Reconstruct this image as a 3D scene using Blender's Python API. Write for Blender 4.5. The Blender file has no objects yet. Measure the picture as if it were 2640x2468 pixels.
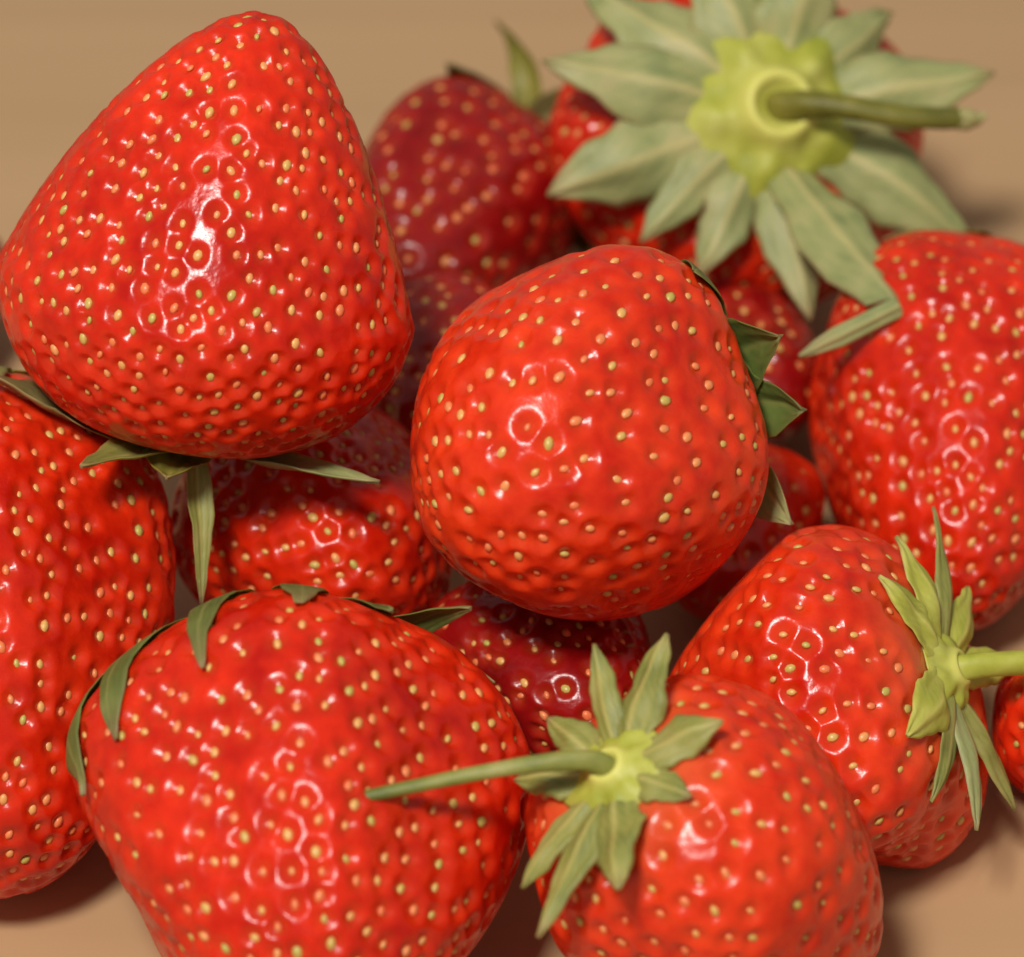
import bpy, math, random
import numpy as np
from mathutils import Vector, Matrix
from mathutils.bvhtree import BVHTree

CM = 0.01
scene = bpy.context.scene
COL = scene.collection

# ------------------------------------------------------------------ camera
PITCH = math.radians(40.0)
cam_data = bpy.data.cameras.new('camera')
cam = bpy.data.objects.new('camera', cam_data)
COL.objects.link(cam)
cam.location = Vector((0.0, -40.0 * math.cos(PITCH), 2.57 + 40.0 * math.sin(PITCH))) * CM
cam.rotation_euler = (math.pi / 2 - PITCH, 0, 0)
cam_data.sensor_width = 36.0
cam_data.lens = 160.0
cam_data.clip_start = 0.01
cam_data.clip_end = 50.0
cam_data.dof.use_dof = True
cam_data.dof.focus_distance = 0.385
cam_data.dof.aperture_fstop = 24.0
scene.camera = cam

# ------------------------------------------------------------------ light
world = bpy.data.worlds.new('World')
scene.world = world
world.use_nodes = True
bg = world.node_tree.nodes['Background']
bg.inputs['Color'].default_value = (1.0, 0.95, 0.88, 1)
bg.inputs['Strength'].default_value = 0.23

def area_light(name, loc, target, size, power, color):
    d = bpy.data.lights.new(name, 'AREA')
    d.shape = 'SQUARE'
    d.size = size
    d.energy = power
    d.color = color
    o = bpy.data.objects.new(name, d)
    COL.objects.link(o)
    o.location = loc
    o.rotation_euler = (Vector(target) - Vector(loc)).to_track_quat('-Z', 'Y').to_euler()
    return o
area_light('window_light', (-0.16, -0.36, 0.74), (0, 0, 0.02), 0.13, 6.3, (1.0, 0.96, 0.90))

scene.view_settings.view_transform = 'Standard'
scene.view_settings.look = 'None'
scene.view_settings.exposure = 0.0
scene.view_settings.gamma = 1.0

# ------------------------------------------------------------------ materials
def new_mat(name):
    m = bpy.data.materials.new(name)
    m.use_nodes = True
    nt = m.node_tree
    return m, nt, nt.nodes['Principled BSDF']

def ramp(nt, stops):
    r = nt.nodes.new('ShaderNodeValToRGB')
    e = r.color_ramp.elements
    while len(e) < len(stops):
        e.new(0.5)
    for el, (p, c) in zip(e, stops):
        el.position = p
        el.color = (*c, 1)
    return r

def flesh_material(name, deep, bright, pale):
    m, nt, p = new_mat(name)
    L = nt.links
    tc = nt.nodes.new('ShaderNodeTexCoord')
    n1 = nt.nodes.new('ShaderNodeTexNoise')
    n1.inputs['Scale'].default_value = 90.0
    n1.inputs['Detail'].default_value = 4.0
    L.new(tc.outputs['Object'], n1.inputs['Vector'])
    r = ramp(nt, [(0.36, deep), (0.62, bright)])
    n4 = nt.nodes.new('ShaderNodeTexNoise')
    n4.inputs['Scale'].default_value = 420.0
    n4.inputs['Detail'].default_value = 3.0
    L.new(tc.outputs['Object'], n4.inputs['Vector'])
    mf = nt.nodes.new('ShaderNodeMix')
    mf.inputs['Factor'].default_value = 0.45
    L.new(n1.outputs['Fac'], mf.inputs[2])
    L.new(n4.outputs['Fac'], mf.inputs[3])
    L.new(mf.outputs[0], r.inputs['Fac'])
    # pale, less ripe shoulder round the calyx
    at = nt.nodes.new('ShaderNodeAttribute')
    at.attribute_name = 'shoulder'
    mx = nt.nodes.new('ShaderNodeMix')
    mx.data_type = 'RGBA'
    L.new(at.outputs['Fac'], mx.inputs['Factor'])
    L.new(r.outputs['Color'], mx.inputs[6])
    mx.inputs[7].default_value = (*pale, 1)
    # skin round each seed is a little more orange
    at2 = nt.nodes.new('ShaderNodeAttribute')
    at2.attribute_name = 'pit'
    mx2 = nt.nodes.new('ShaderNodeMix')
    mx2.data_type = 'RGBA'
    mm = nt.nodes.new('ShaderNodeMath')
    mm.operation = 'MULTIPLY'
    mm.inputs[1].default_value = 0.35
    L.new(at2.outputs['Fac'], mm.inputs[0])
    L.new(mm.outputs[0], mx2.inputs['Factor'])
    L.new(mx.outputs[2], mx2.inputs[6])
    mx2.inputs[7].default_value = (0.80, 0.10, 0.02, 1)
    L.new(mx2.outputs[2], p.inputs['Base Color'])
    n2 = nt.nodes.new('ShaderNodeTexNoise')
    n2.inputs['Scale'].default_value = 900.0
    n2.inputs['Detail'].default_value = 5.0
    L.new(tc.outputs['Object'], n2.inputs['Vector'])
    b = nt.nodes.new('ShaderNodeBump')
    b.inputs['Strength'].default_value = 0.25
    b.inputs['Distance'].default_value = 0.0004
    L.new(n2.outputs['Fac'], b.inputs['Height'])
    L.new(b.outputs['Normal'], p.inputs['Normal'])
    rr = nt.nodes.new('ShaderNodeMapRange')
    rr.inputs['To Min'].default_value = 0.17
    rr.inputs['To Max'].default_value = 0.36
    L.new(n1.outputs['Fac'], rr.inputs['Value'])
    L.new(rr.outputs['Result'], p.inputs['Roughness'])
    p.inputs['Specular IOR Level'].default_value = 0.45
    p.inputs['Subsurface Weight'].default_value = 0.55
    p.inputs['Subsurface Radius'].default_value = (1.0, 0.12, 0.06)
    p.inputs['Subsurface Scale'].default_value = 0.0018
    return m

MAT = {}
MAT['red'] = flesh_material('strawberry_skin', (0.48, 0.005, 0.001), (0.80, 0.028, 0.004), (0.85, 0.20, 0.05))
MAT['orange'] = flesh_material('strawberry_skin_orange_red', (0.58, 0.010, 0.002), (0.86, 0.052, 0.008), (0.88, 0.25, 0.07))
MAT['dark'] = flesh_material('strawberry_skin_overripe_and_shade', (0.22, 0.002, 0.003), (0.36, 0.006, 0.006), (0.5, 0.05, 0.03))  # overripe red; on low gap berries the dark colour stands in for shade

def seed_material():
    m, nt, p = new_mat('seed_husk')
    oi = nt.nodes.new('ShaderNodeObjectInfo')
    r = ramp(nt, [(0.0, (0.86, 0.20, 0.07)), (0.4, (0.86, 0.32, 0.11)), (0.72, (0.80, 0.44, 0.13)), (1.0, (0.50, 0.44, 0.10))])
    nt.links.new(oi.outputs['Random'], r.inputs['Fac'])
    nt.links.new(r.outputs['Color'], p.inputs['Base Color'])
    p.inputs['Roughness'].default_value = 0.33
    p.inputs['Subsurface Weight'].default_value = 0.2
    p.inputs['Subsurface Scale'].default_value = 0.0008
    return m
MAT['seed'] = seed_material()

def leaf_material(name, c1, c2, c3, rough=0.55):
    m, nt, p = new_mat(name)
    L = nt.links
    tc = nt.nodes.new('ShaderNodeTexCoord')
    n1 = nt.nodes.new('ShaderNodeTexNoise')
    n1.inputs['Scale'].default_value = 220.0
    n1.inputs['Detail'].default_value = 6.0
    L.new(tc.outputs['Object'], n1.inputs['Vector'])
    r = ramp(nt, [(0.3, c1), (0.52, c2), (0.75, c3)])
    L.new(n1.outputs['Fac'], r.inputs['Fac'])
    # veins run along the leaf: a bright midrib and fine side veins stored on the mesh
    at = nt.nodes.new('ShaderNodeAttribute')
    at.attribute_name = 'rib'
    mx = nt.nodes.new('ShaderNodeMix')
    mx.data_type = 'RGBA'
    L.new(at.outputs['Fac'], mx.inputs['Factor'])
    L.new(r.outputs['Color'], mx.inputs[6])
    mx.inputs[7].default_value = (c3[0] * 1.25, c3[1] * 1.2, c3[2] * 1.1, 1)
    at2 = nt.nodes.new('ShaderNodeAttribute')
    at2.attribute_name = 'dry'
    mx2 = nt.nodes.new('ShaderNodeMix')
    mx2.data_type = 'RGBA'
    L.new(at2.outputs['Fac'], mx2.inputs['Factor'])
    L.new(mx.outputs[2], mx2.inputs[6])
    mx2.inputs[7].default_value = (0.30, 0.19, 0.08, 1)
    L.new(mx2.outputs[2], p.inputs['Base Color'])
    b = nt.nodes.new('ShaderNodeBump')
    b.inputs['Strength'].default_value = 0.5
    b.inputs['Distance'].default_value = 0.0005
    L.new(n1.outputs['Fac'], b.inputs['Height'])
    L.new(b.outputs['Normal'], p.inputs['Normal'])
    p.inputs['Roughness'].default_value = rough
    p.inputs['Subsurface Weight'].default_value = 0.25
    p.inputs['Subsurface Radius'].default_value = (0.5, 0.8, 0.2)
    p.inputs['Subsurface Scale'].default_value = 0.001
    return m
MAT['sage'] = leaf_material('sepal_sage_green', (0.20, 0.25, 0.09), (0.31, 0.34, 0.13), (0.44, 0.40, 0.18))
MAT['green'] = leaf_material('sepal_green', (0.13, 0.16, 0.03), (0.25, 0.26, 0.055), (0.40, 0.36, 0.12))
MAT['lime'] = leaf_material('calyx_lime', (0.30, 0.33, 0.03), (0.44, 0.45, 0.06), (0.58, 0.57, 0.15))
MAT['olive'] = leaf_material('stem_olive', (0.12, 0.115, 0.012), (0.19, 0.175, 0.02), (0.30, 0.26, 0.05))
MAT['cut'] = leaf_material('stem_cut_end', (0.32, 0.30, 0.10), (0.46, 0.42, 0.18), (0.56, 0.48, 0.26))
MAT['deep'] = leaf_material('sepal_deep_green', (0.06, 0.10, 0.018), (0.11, 0.16, 0.03), (0.22, 0.24, 0.07))
MAT['brown'] = leaf_material('sepal_dried_brown', (0.10, 0.08, 0.02), (0.20, 0.16, 0.05), (0.36, 0.29, 0.14))

def table_material():
    m, nt, p = new_mat('table_tan_wood')
    L = nt.links
    tc = nt.nodes.new('ShaderNodeTexCoord')
    mp = nt.nodes.new('ShaderNodeMapping')
    mp.inputs['Scale'].default_value = (6.0, 90.0, 1.0)
    L.new(tc.outputs['Object'], mp.inputs['Vector'])
    n1 = nt.nodes.new('ShaderNodeTexNoise')
    n1.inputs['Scale'].default_value = 1.0
    n1.inputs['Detail'].default_value = 8.0
    n1.inputs['Distortion'].default_value = 0.6
    L.new(mp.outputs['Vector'], n1.inputs['Vector'])
    r = ramp(nt, [(0.30, (0.44, 0.285, 0.140)), (0.70, (0.50, 0.325, 0.165))])
    L.new(n1.outputs['Fac'], r.inputs['Fac'])
    n3 = nt.nodes.new('ShaderNodeTexNoise')
    n3.inputs['Scale'].default_value = 14.0
    L.new(tc.outputs['Object'], n3.inputs['Vector'])
    mx = nt.nodes.new('ShaderNodeMix')
    mx.data_type = 'RGBA'
    mm = nt.nodes.new('ShaderNodeMath')
    mm.operation = 'MULTIPLY'
    mm.inputs[1].default_value = 0.6
    L.new(n3.outputs['Fac'], mm.inputs[0])
    L.new(mm.outputs[0], mx.inputs['Factor'])
    L.new(r.outputs['Color'], mx.inputs[6])
    mx.inputs[7].default_value = (0.52, 0.295, 0.15, 1)
    L.new(mx.outputs[2], p.inputs['Base Color'])
    b = nt.nodes.new('ShaderNodeBump')
    b.inputs['Strength'].default_value = 0.15
    b.inputs['Distance'].default_value = 0.0003
    L.new(n1.outputs['Fac'], b.inputs['Height'])
    L.new(b.outputs['Normal'], p.inputs['Normal'])
    p.inputs['Roughness'].default_value = 0.65
    return m
MAT['table'] = table_material()

# ------------------------------------------------------------------ mesh helpers
def mesh_from(name, verts, faces, mat, smooth=True, attrs=None):
    verts = np.asarray(verts, dtype=np.float32)
    me = bpy.data.meshes.new(name)
    me.from_pydata(verts.tolist(), [], faces if isinstance(faces, list) else faces.tolist())
    if smooth:
        me.polygons.foreach_set('use_smooth', [True] * len(me.polygons))
    for k, v in (attrs or {}).items():
        a = me.attributes.new(k, 'FLOAT', 'POINT')
        a.data.foreach_set('value', np.asarray(v, dtype=np.float32))
    me.materials.append(mat)
    me.update()
    return me

def link(name, data, parent=None, matrix=None):
    o = bpy.data.objects.new(name, data)
    COL.objects.link(o)
    if parent is not None:
        o.parent = parent
    if matrix is not None:
        o.matrix_local = matrix
    return o

# ------------------------------------------------------------------ the table
def build_table():
    h = 0.75
    me = mesh_from('table', [(-h, -h, 0), (h, -h, 0), (h, h, 0), (-h, h, 0),
                             (-h, -h, -0.02), (h, -h, -0.02), (h, h, -0.02), (-h, h, -0.02)],
                   [(0, 1, 2, 3), (7, 6, 5, 4), (0, 4, 5, 1), (1, 5, 6, 2), (2, 6, 7, 3), (3, 7, 4, 0)],
                   MAT['table'], smooth=False)
    o = link('table', me)
    o['kind'] = 'structure'
    o['label'] = 'plain tan wooden table top under the strawberries'
build_table()

# ------------------------------------------------------------------ strawberry body
_cache = {}
def cube_sphere(n):
    if n in _cache:
        return _cache[n]
    g = np.tan(np.linspace(-1, 1, n + 1) * math.pi / 4)
    A, B = np.meshgrid(g, g, indexing='ij')
    one = np.ones_like(A)
    faces_v = [np.stack(s, -1).reshape(-1, 3) for s in
               ((one, A, B), (-one, B, A), (B, one, A), (A, -one, B), (A, B, one), (B, A, -one))]
    V = np.concatenate(faces_v)
    V /= np.linalg.norm(V, axis=1, keepdims=True)
    idx = np.arange((n + 1) * (n + 1)).reshape(n + 1, n + 1)
    q = np.stack([idx[:-1, :-1], idx[1:, :-1], idx[1:, 1:], idx[:-1, 1:]], -1).reshape(-1, 4)
    Q = np.concatenate([q + k * (n + 1) ** 2 for k in range(6)])
    key = np.round(V * 1e5).astype(np.int64)
    _, first, inv = np.unique(key, axis=0, return_index=True, return_inverse=True)
    _cache[n] = (V[first], inv.reshape(-1)[Q])
    return _cache[n]

def body_map(n, b, waves):
    """unit direction(s) -> point(s) of the smooth berry in cm; +z is the calyx end"""
    c = np.clip(n[:, 2], -1, 1)
    s = np.sqrt(np.maximum(1e-9, 1 - c * c))
    az = np.arctan2(n[:, 1], n[:, 0])
    up = c > 0
    k = b['cone']
    rr = np.where(up, s ** 0.86, (1 - k) * s ** 0.95 + k * (1 + c))
    z = np.where(up, 0.36 * b['L'] * c, 0.64 * b['L'] * c)
    w = 1.0 + sum(a * np.cos(m * az + p + q * c) for a, m, p, q in waves)
    r = b['R'] * rr * (1 + (w - 1) * np.minimum(1, s * 1.3))
    z = z - b.get('dip', 0.18) * np.where(up, np.exp(-(r / (0.33 * b['R'])) ** 2), 0)
    bx, by = b.get('bend', (0, 0))
    t = np.where(up, 0, c * c)
    x = r * np.cos(az) + bx * t
    y = r * np.sin(az) * b.get('flat', 1.0) + by * t
    return np.stack([x, y, z], 1)

def berry_waves(b):
    rnd = random.Random(b['seed'])
    amp = b.get('lump', 0.036)
    return [(amp * rnd.uniform(0.6, 1.2), m, rnd.uniform(0, 6.28), rnd.uniform(-2.0, 2.0)) for m in (2, 3, 4, 5)]

def seed_sites(b, waves, spacing):
    rnd = random.Random(b['seed'] + 77)
    ph = np.linspace(0.0, math.pi, 600)
    d = np.stack([np.sin(ph), 0 * ph, np.cos(ph)], 1)
    P = body_map(d, dict(b, bend=(0, 0)), [])
    rr = P[:, 0]
    ds = np.hypot(np.diff(P[:, 0]), np.diff(P[:, 2]))
    dA = 2 * math.pi * 0.5 * (rr[1:] + rr[:-1]) * ds
    dA[ph[1:] < 0.50] = 0                       # bare under the calyx
    dens = 1.0 + 0.55 * (0.5 - 0.5 * np.cos(ph[1:])) ** 3
    cdf = np.concatenate([[0], np.cumsum(dA * dens)])
    n = int(cdf[-1] / (spacing * spacing * 0.86))
    f = (np.arange(n) + 0.5) / n
    p = np.interp(f * cdf[-1], cdf, ph)
    a = np.arange(n) * 2.399963 + rnd.uniform(0, 6)
    j = np.array([[rnd.gauss(0, 1), rnd.gauss(0, 1)] for _ in range(n)])
    p = p + j[:, 0] * 0.17 * spacing / b['R']
    a = a + j[:, 1] * 0.17 * spacing / b['R'] / np.maximum(0.25, np.sin(p))
    keep = np.array([rnd.random() > 0.05 for _ in range(n)])
    p, a = p[keep], a[keep]
    d = np.stack([np.sin(p) * np.cos(a), np.sin(p) * np.sin(a), np.cos(p)], 1)
    X = body_map(d, b, waves)
    good = []
    for i in range(len(X)):                      # no two seeds closer than they grow
        if not good or np.min(((X[good] - X[i]) ** 2).sum(1)) > (0.62 * spacing) ** 2:
            good.append(i)
    p, a = p[good], a[good]
    return np.stack([np.sin(p) * np.cos(a), np.sin(p) * np.sin(a), np.cos(p)], 1)

def frames(n, b, waves):
    """point, normal, meridian tangent of the smooth body at directions n"""
    e = 1e-3
    az = np.arctan2(n[:, 1], n[:, 0]); ph = np.arccos(np.clip(n[:, 2], -1, 1))
    f = lambda p, a: body_map(np.stack([np.sin(p) * np.cos(a), np.sin(p) * np.sin(a), np.cos(p)], 1), b, waves)
    ph = np.clip(ph, 2 * e, math.pi - 2 * e)
    P = f(ph, az)
    T = f(ph + e, az) - f(ph - e, az)
    U = f(ph, az + e) - f(ph, az - e)
    N = np.cross(T, U)
    N /= np.linalg.norm(N, axis=1, keepdims=True)
    T /= np.linalg.norm(T, axis=1, keepdims=True)
    return P, N, T

def seed_mesh():
    prof = [(-0.5, 0.0), (-0.40, 0.22), (-0.12, 0.36), (0.18, 0.30), (0.5, 0.0)]
    seg = 6
    V = [(0, prof[0][0], 0)]
    for y, r in prof[1:-1]:
        V += [(r * math.cos(2 * math.pi * i / seg), y, 0.72 * r * math.sin(2 * math.pi * i / seg)) for i in range(seg)]
    V.append((0, prof[-1][0], 0))
    F = [(0, 1 + i, 1 + (i + 1) % seg) for i in range(seg)]
    for k in range(2):
        o = 1 + k * seg
        F += [(o + i, o + seg + i, o + seg + (i + 1) % seg, o + (i + 1) % seg) for i in range(seg)]
    o = 1 + 2 * seg
    F += [(o + i, len(V) - 1, o + (i + 1) % seg) for i in range(seg)]
    return np.array(V), F
SEED_V, SEED_F = seed_mesh()
SEED_MESH = mesh_from('seed', SEED_V * CM, SEED_F, MAT['seed'])

CAM_POS = np.array(cam.location) / CM
BVHS = []

def build_body(b):
    waves = berry_waves(b)
    V, Q = cube_sphere(b.get('res', 84))
    P, N, T = frames(V, b, waves)
    sp = b.get('spacing', 0.27)
    S = seed_sites(b, waves, sp)
    SP, SN, ST = frames(S, b, waves)
    best = np.full(len(P), 9.0)
    for i in range(0, len(P), 4000):
        d = np.linalg.norm(P[i:i + 4000, None, :] - SP[None], axis=2)
        best[i:i + 4000] = d.min(1)
    depth = b.get('pit', 0.060)
    pit = np.exp(-(best / (0.33 * sp)) ** 2)
    rim = np.exp(-((best - 0.50 * sp) / (0.20 * sp)) ** 2)
    rng = np.random.RandomState(b['seed'])
    D = P + N * (-depth * pit + 0.12 * depth * rim)[:, None]
    shoulder = np.clip((V[:, 2] - 0.62) / 0.36, 0, 1) ** 1.5 * b.get('pale', 0.4)
    root = bpy.data.objects.new('strawberry', None)
    COL.objects.link(root)
    root.empty_display_size = 0.01
    M = Matrix(((*b['X'], 0), (*b['Y'], 0), (*b['Z'], 0), (0, 0, 0, 1))).transposed()
    M.translation = Vector(b['loc']) * CM
    root.matrix_world = M
    root['label'] = b['label']
    root['category'] = 'strawberry'
    root['group'] = 'strawberries heaped on the table'
    me = mesh_from('flesh', D * CM, Q, MAT[b.get('mat', 'red')], attrs={'shoulder': shoulder, 'pit': pit})
    flesh = link('flesh', me, root)
    # seeds: the ones that show are objects, those past 300 on this berry are joined
    R3 = np.array(M.to_3x3())
    WP = SP @ R3.T + np.array(b['loc'])
    WN = SN @ R3.T
    view = CAM_POS - WP
    view /= np.linalg.norm(view, axis=1, keepdims=True)
    facing = (view * WN).sum(1)
    order = np.argsort(-facing)
    rnd = random.Random(b['seed'] + 5)
    jv, jf = [], []
    base_len = b.get('seed_len', 0.108)
    for rank, i in enumerate(order):
        z = Vector(SN[i])
        y = -Vector(ST[i])
        y = Matrix.Rotation(rnd.gauss(0, 0.25), 3, z) @ y
        x = y.cross(z).normalized()
        y = z.cross(x).normalized()
        L = base_len * rnd.uniform(0.72, 1.2)
        s = (L * rnd.uniform(0.85, 1.05), L, L * rnd.uniform(0.8, 1.0))
        pos = Vector(SP[i]) - z * depth * rnd.uniform(0.65, 1.05)
        mt = Matrix(((*(x * s[0]), 0), (*(y * s[1]), 0), (*(z * s[2]), 0), (0, 0, 0, 1))).transposed()
        mt.translation = pos * CM
        if rank < 290:
            link('seed', SEED_MESH, flesh, mt)
        else:
            a = np.array(mt)
            o = len(jv) * len(SEED_V)
            jv.append((SEED_V * CM) @ a[:3, :3].T + a[:3, 3])
            jf += [tuple(k + o for k in f) for f in SEED_F]
    if jv:
        so = link('seeds', mesh_from('seeds', np.concatenate(jv), jf, MAT['seed']), flesh)
        so['kind'] = 'stuff'
    # world-space collision surface
    lowV, lowQ = cube_sphere(28)
    LP = body_map(lowV, b, waves) @ R3.T + np.array(b['loc'])
    BVHS.append(BVHTree.FromPolygons([tuple(p) for p in LP], [tuple(int(k) for k in q) for q in lowQ]))
    b['root'], b['M'], b['waves'] = root, M, waves
    return root

# ------------------------------------------------------------------ calyx, sepals, stem
def push_out(wp, margin=0.035, skip=None):
    for it in range(2):
        for k, t in enumerate(BVHS):
            co, no, idx, dist = t.find_nearest(wp, 0.9)
            if co is None:
                continue
            if (wp - co).dot(no) < margin:
                wp = co + no * margin
    if wp.z < 0.03:
        wp.z = 0.03
    return wp

def sepal_mesh(b, sp, z0, r0):
    """sp: az, length, width, start angle, curl, optional side bend, cup, twist"""
    az, ln, wd, a0, curl = sp[:5]
    ex = sp[5] if len(sp) > 5 else {}
    nu, nv = 18, 12
    rnd = random.Random(int(az * 13 + ln * 100) + b['seed'])
    mid = []
    rad, zz, aa = ex.get('r0', r0), z0 + ex.get('dz', 0.0), math.radians(az)
    x, y = rad * math.cos(aa), rad * math.sin(aa)
    du = ln / nu
    wob = [rnd.uniform(-6, 6) for _ in range(nu + 1)]
    kink = ex.get('kink')          # (u, extra degrees) fold part way
    for i in range(nu + 1):
        u = i / nu
        al = math.radians(a0 + curl * u ** 1.3 + wob[i] * 0.6 + (kink[1] if kink and u > kink[0] else 0))
        dirz = aa + math.radians(ex.get('side', 0) * u + (kink[2] if kink and u > kink[0] else 0))
        t = Vector((math.cos(al) * math.cos(dirz), math.cos(al) * math.sin(dirz), math.sin(al)))
        lat = Vector((-math.sin(dirz), math.cos(dirz), 0))
        tw = math.radians(ex.get('twist', 0) * u)
        lat = Matrix.Rotation(tw, 3, t) @ lat
        mid.append((Vector((x, y, zz)), t, lat, t.cross(lat) * -1))
        x += t.x * du; y += t.y * du; zz += t.z * du
    M, Mi = b['M'], b['M'].inverted()
    top, rib, dry = [], [], []
    dryness = rnd.uniform(0.2, 1.0)
    cup = ex.get('cup', 0.25)
    ph1, ph2 = rnd.uniform(0, 6), rnd.uniform(0, 6)
    for i, (p, t, lat, nrm) in enumerate(mid):
        u = i / nu
        w = wd * 0.5 * min(1.0, (0.62 + 1.3 * u)) * max(0.0, 1 - u ** 2.6) ** 0.9
        if kink and u > kink[0]:
            w = min(w, wd * 0.5 * kink[3])
        w = max(w, 0.012)
        for j in range(nv + 1):
            v = j / nv * 2 - 1
            edge = 1 + 0.09 * math.sin(u * 11 + ph1 + (2 if v > 0 else 0)) + 0.05 * math.sin(u * 29 + ph2 + (1 if v > 0 else 0))
            h = cup * w * v * v + 0.09 * w * math.sin(u * 9 + ph2 + v * 2) - 0.05 * wd * math.exp(-(v / 0.2) ** 2) + 0.10 * w * v * math.sin(u * 6 + ph1) + (0.006 if j % 3 == 0 else -0.004)
            q = p + lat * (v * w * edge) + nrm * h
            if ex.get('free', 0) == 0 or u < ex['free']:
                wq = push_out((M @ (q * CM)) / CM)
                q = (Mi @ (wq * CM)) / CM
            top.append(q)
            dry.append(min(1, dryness * (max(0, (u - 0.80) / 0.2) ** 1.3 + 0.45 * max(0, (abs(v) - 0.75) / 0.25) * (0.5 + 0.5 * math.sin(u * 31 + ph1)))))
            rib.append(min(1, 0.55 * math.exp(-(v / 0.12) ** 2) + (0.30 if j % 3 == 0 else 0.0) * (1 - u) + 0.20 * math.sin(23 * u - 9 * abs(v) + ph2) ** 4))
    W = nv + 1
    top = np.array([tuple(q) for q in top])
    G = top.reshape(nu + 1, W, 3)
    nn = np.cross(np.gradient(G, axis=0), np.gradient(G, axis=1))
    nn /= np.maximum(1e-9, np.linalg.norm(nn, axis=2, keepdims=True))
    # make the normal point away from the berry
    if (nn.reshape(-1, 3) * np.array([tuple(m[3]) for m in mid]).repeat(W, 0)).sum() < 0:
        nn = -nn
    th = np.full((nu + 1, W, 1), 0.016); th[:, 0] = th[:, -1] = 0.004
    a = (G + nn * th * 0.5).reshape(-1, 3)
    c = (G - nn * th * 0.5).reshape(-1, 3)
    V = np.concatenate([a, c])
    o = len(a)
    F = []
    for i in range(nu):
        for j in range(nv):
            k = i * W + j
            F.append((k, k + 1, k + W + 1, k + W))
            F.append((o + k, o + k + W, o + k + W + 1, o + k + 1))
    loop = [j for j in range(W)] + [i * W + nv for i in range(1, nu + 1)] + \
           [nu * W + j for j in range(nv - 1, -1, -1)] + [i * W for i in range(nu - 1, 0, -1)]
    for i in range(len(loop)):
        p, q = loop[i], loop[(i + 1) % len(loop)]
        F.append((p, o + p, o + q, q))
    return mesh_from('sepal', V * CM, F, MAT[ex.get('mat', b.get('leaf', 'green'))], attrs={'rib': rib + rib, 'dry': dry + dry})

def tube(name, pts, radii, mat, seg=14, ridges=0.06):
    pts = [Vector(p) for p in pts]
    # Catmull-Rom refine
    P, R = [], []
    n = len(pts)
    for i in range(n - 1):
        p0, p1, p2, p3 = pts[max(0, i - 1)], pts[i], pts[i + 1], pts[min(n - 1, i + 2)]
        for k in range(8):
            t = k / 8
            P.append(0.5 * ((2 * p1) + (p2 - p0) * t + (2 * p0 - 5 * p1 + 4 * p2 - p3) * t * t + (3 * p1 - p0 - 3 * p2 + p3) * t ** 3))
            R.append(radii[i] * (1 - t) + radii[i + 1] * t)
    P.append(pts[-1]); R.append(radii[-1])
    V, F = [], []
    up = Vector((0.3, 0.2, 1)).normalized()
    for i, p in enumerate(P):
        t = (P[min(i + 1, len(P) - 1)] - P[max(i - 1, 0)]).normalized()
        s = t.cross(up)
        if s.length < 0.05:
            s = t.cross(Vector((1, 0, 0)))
        s.normalize(); q = s.cross(t)
        up = q
        for j in range(seg):
            a = 2 * math.pi * j / seg
            r = R[i] * (1 + ridges * math.cos(3 * a + 0.2 * i) + 0.03 * math.sin(i * 1.7 + j))
            V.append(tuple(p + s * (r * math.cos(a)) + q * (r * math.sin(a))))
    for i in range(len(P) - 1):
        for j in range(seg):
            F.append((i * seg + j, i * seg + (j + 1) % seg, (i + 1) * seg + (j + 1) % seg, (i + 1) * seg + j))
    V.append(tuple(P[0])); V.append(tuple(P[-1]))
    for j in range(seg):
        F.append((len(V) - 2, (j + 1) % seg, j))
        F.append((len(V) - 1, (len(P) - 1) * seg + j, (len(P) - 1) * seg + (j + 1) % seg))
    return mesh_from(name, np.array(V) * CM, F, mat)

def disc_mesh(b, radius, height, z0, collar):
    """lumpy domed centre of the calyx with a raised collar round the stem"""
    rings, seg = 22, 48
    rnd = random.Random(b['seed'] + 9)
    ph = [rnd.uniform(0, 6.28) for _ in range(4)]
    V, F, rib = [], [], []
    for i in range(rings + 1):
        u = i / rings
        for j in range(seg):
            a = 2 * math.pi * j / seg
            rr = radius * u * (1 + 0.10 * math.cos(5 * a + ph[0]) * u + 0.05 * math.cos(9 * a + ph[1]) * u)
            out = min(1.0, max(0.0, (rr - 1.25 * collar[0]) / (0.6 * collar[0] + 0.05)))
            z = height * (1 - u ** 2.2) + out * (0.12 * height * math.cos(10 * a + ph[2]) * math.sin(math.pi * u)
                + 0.22 * height * math.cos(5 * a + ph[3] + 5 * u) * math.sin(math.pi * u))
            z += collar[1] * math.exp(-((rr - collar[0]) / (0.32 * collar[0])) ** 2)
            V.append((rr * math.cos(a), rr * math.sin(a), z0 + z))
            rib.append(0.9 * math.exp(-((rr - collar[0]) / (0.35 * collar[0])) ** 2))
    for i in range(rings):
        for j in range(seg):
            F.append((i * seg + j, (i + 1) * seg + j, (i + 1) * seg + (j + 1) % seg, i * seg + (j + 1) % seg))
    o = len(V)
    V.append((0, 0, z0 - 0.12)); rib.append(0)
    for j in range(seg):
        F.append((rings * seg + j, o, rings * seg + (j + 1) % seg))
    return mesh_from('calyx', np.array(V) * CM, F, MAT[b.get('disc_mat', 'lime')], attrs={'rib': rib})

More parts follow.
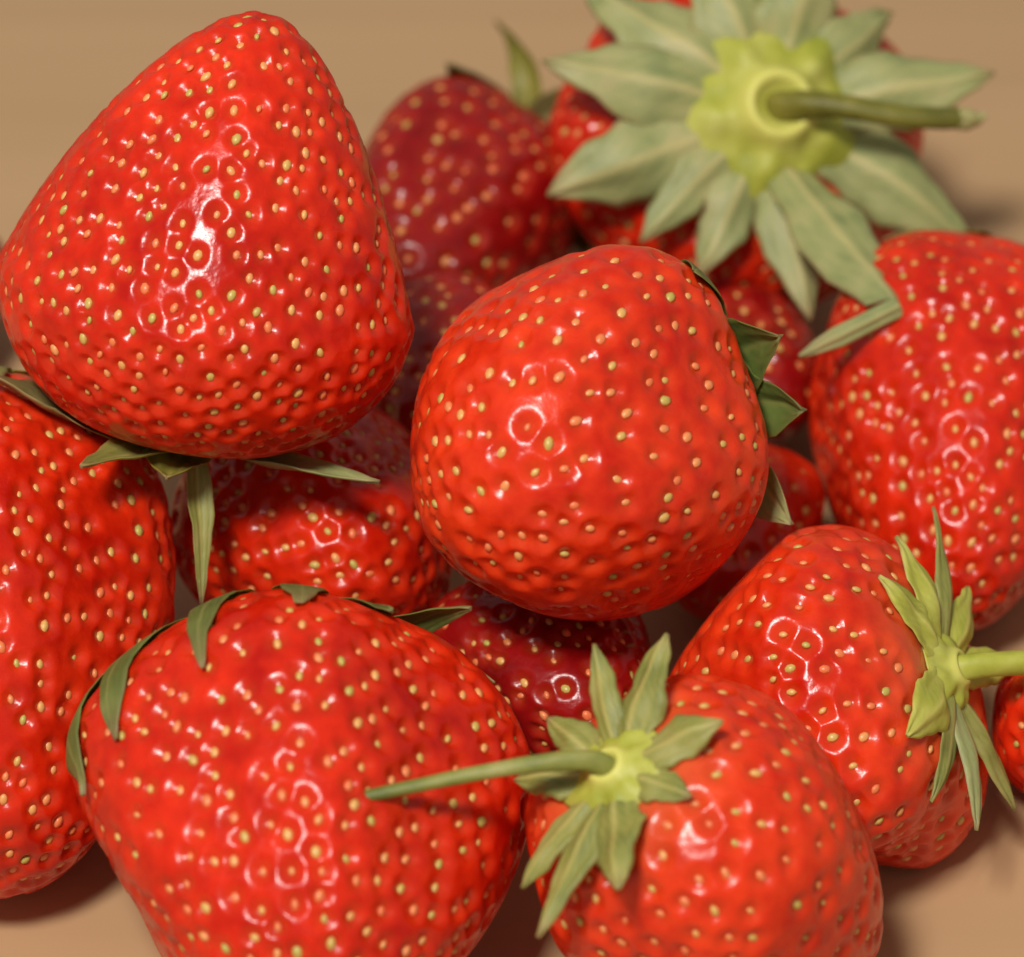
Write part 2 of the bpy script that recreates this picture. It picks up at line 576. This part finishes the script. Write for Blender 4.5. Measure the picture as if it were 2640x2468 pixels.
def build_calyx(b):
    if not b.get('sepals'):
        return
    root = b['root']
    z0 = 0.36 * b['L'] - b.get('dip', 0.18) * 0.6
    dr = b.get('disc', 0.32)
    cal = link('calyx', disc_mesh(b, dr, b.get('disc_h', 0.14), z0, b.get('collar', (0.14, 0.05))), root)
    for s in b['sepals']:
        link('sepal', sepal_mesh(b, s, z0 + 0.04, dr * 0.62), cal)
    if b.get('stem'):
        pts = [(0, 0, z0 + 0.02)] + [(p[0], p[1], z0 + p[2]) for p in b['stem']]
        rad = b.get('stem_r', [0.085] * len(pts))
        st = link('stem', tube('stem', pts, rad, MAT[b.get('stem_mat', 'olive')]), root)
        if b.get('cut'):
            e = Vector(pts[-1]); d = (e - Vector(pts[-2])).normalized(); r = rad[-1]
            link('cut_end', tube('cut_end', [e - d * 0.02, e + d * 0.10, e + d * 0.19, e + d * 0.27 + Vector((0, 0.05, 0))],
                                 [r * 1.06, r * 1.02, r * 0.62, r * 0.16], MAT['cut'], ridges=0.12), st)

def fan(n, start, ln, wd, a0, curl, seed, ex=None):
    rnd = random.Random(seed)
    return [(start + 360 * i / n + rnd.uniform(-9, 9), ln * rnd.uniform(0.8, 1.15), wd * rnd.uniform(0.85, 1.15),
             a0 + rnd.uniform(-8, 8), curl + rnd.uniform(-15, 15), dict(ex or {}, twist=rnd.uniform(-20, 20))) for i in range(n)]

# ------------------------------------------------------------------ the strawberries (cm; X, Y, Z are the berry's own axes, +Z the calyx end)
# BERRY TABLE START
BERRIES = [
    dict(label='large cone-shaped strawberry standing tip up on top of the heap', seed=1, L=3.891, R=1.793, cone=0.5, lump=0.02, bend=(0.12, 0), res=104, spacing=0.228, loc=(-2.634, 0.584, 4.2), X=(0.98713, -0.06539, -0.14594), Y=(0.0, -0.91259, 0.40888), Z=(-0.15992, -0.40361, -0.90084),
         sepals=[
             (165, 1.75, 0.75, -5, -25, {'mat': 'brown'}),
             (200, 1.5, 0.6, -10, -30),
             (62, 1.4, 0.24, 62, 10, {'free': 0.01}),
             (95, 0.8, 0.6, 15, -20, {'mat': 'olive'}),  # darker olive paints in the shadow under the berry
             (25, 1.7, 0.5, 0, -10, {'mat': 'sage'}),
             (120, 1.4, 0.5, 0, 0),
             (300, 1.5, 0.6, -5, -50),
         ]),
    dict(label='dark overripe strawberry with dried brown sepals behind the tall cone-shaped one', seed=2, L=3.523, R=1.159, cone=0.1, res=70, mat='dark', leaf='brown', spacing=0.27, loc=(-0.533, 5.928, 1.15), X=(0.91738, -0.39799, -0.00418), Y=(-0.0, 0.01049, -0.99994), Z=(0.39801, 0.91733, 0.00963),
         sepals=[
             (-62, 1.5, 0.36, 25, 25, {'side': -165, 'free': 0.2, 'mat': 'olive'}),
             (-40, 1.2, 0.55, 15, -10, {'free': 0.4}),
             (-5, 1.2, 0.5, 15, -10, {'free': 0.4}),
             (30, 1.5, 0.5, -10, -50),
             (-110, 1.2, 0.5, -10, -40),
             (80, 1.2, 0.5, -10, -40),
             (150, 1.2, 0.5, -10, -40),
         ]),
    dict(label='round bright strawberry resting on the middle of the heap, its tip facing out', seed=3, L=3.232, R=1.567, cone=0.1, res=96, mat='orange', leaf='deep', spacing=0.285, seed_len=0.118, loc=(0.716, -0.375, 3.4), X=(0.90643, -0.39545, 0.14832), Y=(0.0, -0.35119, -0.93631), Z=(0.42235, 0.8487, -0.31833),
         sepals=[
             (-62, 1.75, 0.8, -15, -40),
             (-32, 1.75, 0.9, -10, -30),
             (-10, 1.7, 0.9, -10, -30),
             (24, 1.75, 0.8, -10, -30, {'mat': 'sage'}),
             (60, 1.4, 0.5, -10, -40),
             (-100, 1.4, 0.5, -10, -40),
             (130, 1.4, 0.5, -10, -40),
             (190, 1.4, 0.5, -10, -40),
         ]),
    dict(label='strawberry with a big pale green calyx turned outward and a thick cut stem', seed=4, L=3.597, R=1.821, cone=0.3, res=80, leaf='sage', disc=0.88, disc_h=0.3, collar=(0.3, 0.17), stem=[(0.06, 0, 0.35), (0.42, -0.05, 0.65), (1.1, -0.16, 0.8), (1.65, -0.15, 0.82)], stem_r=[0.19, 0.15, 0.12, 0.11, 0.1], cut=1, loc=(2.197, 5.959, 1.95), X=(0.97303, 0.15346, -0.17223), Y=(0.0, 0.74661, 0.66527), Z=(0.23068, -0.64732, 0.72647),
         sepals=[
             (170, 1.75, 0.9, 10, -30, {'twist': 15}),
             (202, 1.8, 1.0, 5, -35, {'twist': -20}),
             (144, 1.7, 0.95, 0, -50, {'twist': 20}),
             (112, 1.5, 0.8, 10, -40),
             (74, 1.4, 0.85, 15, -50, {'side': 15}),
             (40, 1.3, 0.7, -5, -30, {'twist': 30}),
             (12, 1.75, 0.85, 10, -15, {'twist': -15}),
             (-26, 1.95, 0.85, 5, -30, {'side': -12}),
             (-84, 1.6, 0.66, 20, -20, {'side': 5}),
             (-76, 3.85, 0.74, 50, 0, {'kink': (0.68, -50, -76, 0.26), 'free': 0.01}),
             (-113, 1.25, 0.6, 10, -40, {'twist': 20}),
             (-137, 1.3, 0.55, 10, -40, {'side': 10}),
         ]),
    dict(label='strawberry thick with seeds beside the one with the big calyx, tip hanging down', seed=5, L=4.165, R=1.452, cone=0.25, res=96, spacing=0.238, loc=(4.215, 2.607, 1.45), X=(0.995, -0.09785, -0.01994), Y=(0.0, 0.19971, -0.97986), Z=(0.09986, 0.97496, 0.19871),
         sepals=fan(8, 10, 0.9, 0.45, -15, -60, 21)),
    dict(label='largest strawberry, broad and glossy, lying below a thin stem', seed=6, L=3.986, R=1.851, leaf='deep', cone=0.3, res=108, spacing=0.262, loc=(-1.726, -3.262, 1.85), X=(0.99818, 0.0603, -0.00293), Y=(-0.0, -0.04856, -0.99882), Z=(-0.06037, 0.997, -0.04847),
         sepals=[
             (-42, 1.85, 0.5, -2, -40),
             (-64, 1.85, 0.6, -10, -50),
             (-92, 1.8, 0.5, -20, -75),
             (-115, 2.1, 0.5, -20, -75, {'cup': 0.5}),
             (-138, 2.6, 0.6, -15, -85, {'cup': 0.6, 'side': -25}),
             (-160, 2.9, 0.6, -15, -85, {'cup': 0.7}),
             (-20, 1.6, 0.5, -10, -60),
             (40, 1.4, 0.5, -10, -40),
             (120, 1.4, 0.5, -10, -40),
         ]),
    dict(label='strawberry with a small star-shaped calyx and a long thin stem', seed=7, L=3.531, R=1.357, cone=0.2, res=92, mat='orange', disc=0.46, spacing=0.275, stem_mat='green', stem=[(-0.1, -0.0, 0.3), (-0.65, -0.1, 0.68), (-1.7, -0.28, 1.2)], stem_r=[0.12, 0.085, 0.065, 0.05], loc=(1.479, -4.095, 2.1), X=(0.83125, -0.09504, 0.54772), Y=(0.0, 0.98528, 0.17097), Z=(-0.5559, -0.14212, 0.81901),
         sepals=[
             (88, 0.85, 0.32, 25, -10),
             (60, 0.95, 0.5, 15, -20),
             (5, 0.75, 0.46, 10, -30, {'twist': 20}),
             (-35, 0.55, 0.34, 5, -30),
             (-85, 1.0, 0.5, 15, -20),
             (-112, 1.25, 0.4, 10, -20, {'side': -15}),
             (-140, 0.9, 0.36, 10, -30),
             (128, 0.65, 0.4, 15, -20),
             (165, 0.65, 0.4, 15, -20),
         ]),
    dict(label='orange red strawberry with a lime calyx on its side, its stem pointing away', seed=8, L=2.859, R=1.578, cone=0.4, res=94, mat='orange', leaf='lime', disc=0.42, spacing=0.275, stem_mat='lime', stem=[(0.1, 0.03, 0.3), (0.6, 0.15, 0.9)], stem_r=[0.13, 0.11, 0.1], loc=(2.932, -1.674, 1.45), X=(0.5146, 0.21414, -0.83026), Y=(-0.0, 0.96831, 0.24974), Z=(0.85743, -0.12852, 0.49829),
         sepals=[
             (100, 1.3, 0.28, 10, -20, {'mat': 'green'}),
             (125, 1.0, 0.5, 10, -40),
             (70, 0.9, 0.45, 15, -30),
             (30, 0.9, 0.4, 15, 0),
             (-40, 1.1, 0.4, 10, -20, {'mat': 'green'}),
             (-75, 1.2, 0.38, 10, -30, {'mat': 'sage'}),
             (-95, 1.1, 0.34, 5, -40, {'mat': 'green'}),
             (-125, 1.0, 0.55, 10, -40),
             (160, 0.9, 0.5, 5, -30),
         ]),
    dict(label='small strawberry lying just past the lime calyx and its stem', seed=9, L=1.812, R=0.755, cone=0.2, res=60, disc=0.2, loc=(4.955, -1.172, 0.75), X=(0.95358, -0.23068, 0.19356), Y=(0.0, -0.64279, -0.76604), Z=(0.30113, 0.73049, -0.61295),
         sepals=fan(7, 10, 0.55, 0.28, -5, -50, 23)),
    dict(label='long strawberry behind the curled sepals of the largest one, under the tall cone-shaped one', seed=10, L=4.805, R=1.642, cone=0.0, res=104, spacing=0.236, loc=(-4.618, -0.467, 1.95), X=(0.9968, 0.07417, 0.02981), Y=(0.0, 0.37289, -0.92788), Z=(-0.07993, 0.92491, 0.37169),
         sepals=fan(8, 10, 1.1, 0.5, -15, -60, 22)),
    dict(label='shaded strawberry deep in the heap between the tall cone-shaped and the largest ones', seed=12, L=2.695, R=1.316, cone=0.2, res=72, spacing=0.25, loc=(-1.824, 0.799, 1.25), X=(0.9537, 0.2659, -0.14057), Y=(0.0, -0.46736, -0.88407), Z=(-0.30077, 0.84313, -0.44572)),
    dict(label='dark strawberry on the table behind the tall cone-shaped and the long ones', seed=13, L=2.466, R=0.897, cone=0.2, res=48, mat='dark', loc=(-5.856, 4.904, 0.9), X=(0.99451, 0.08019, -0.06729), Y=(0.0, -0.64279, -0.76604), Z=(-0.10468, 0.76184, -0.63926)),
    dict(label='shaded strawberry deep in the heap below the round bright one', seed=14, L=2.115, R=0.793, cone=0.2, res=60, loc=(2.138, 1.506, 0.8), X=(0.95298, -0.3001, 0.04215), Y=(-0.0, -0.13908, -0.99028), Z=(0.30305, 0.94371, -0.13254)),
    dict(label='dark strawberry low in the gap between the tall cone-shaped and the round bright ones', seed=16, L=2.371, R=0.916, cone=0.2, res=56, mat='dark', loc=(-0.701, 3.041, 1.35), X=(0.98, 0.19126, -0.05498), Y=(0.0, -0.27627, -0.96108), Z=(-0.19901, 0.94186, -0.27074)),  # gap filler; dark skin colour stands in for shade between the berries
    dict(label='shaded strawberry wedged low between the largest one and the star-shaped calyx', seed=15, L=2.636, R=0.963, cone=0.2, res=64, spacing=0.22, mat='dark', loc=(0.214, -0.601, 1.0), X=(0.95346, 0.28041, -0.11082), Y=(0.0, -0.36756, -0.93), Z=(-0.30151, 0.88672, -0.35045)),  # shade under its neighbours is put into the dark skin colour
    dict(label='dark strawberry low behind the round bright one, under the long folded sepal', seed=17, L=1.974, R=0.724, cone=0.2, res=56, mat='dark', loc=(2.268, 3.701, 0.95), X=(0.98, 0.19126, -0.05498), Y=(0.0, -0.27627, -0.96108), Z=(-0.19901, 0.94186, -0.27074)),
]
# BERRY TABLE END

for b in BERRIES:
    build_body(b)
for b in BERRIES:
    build_calyx(b)
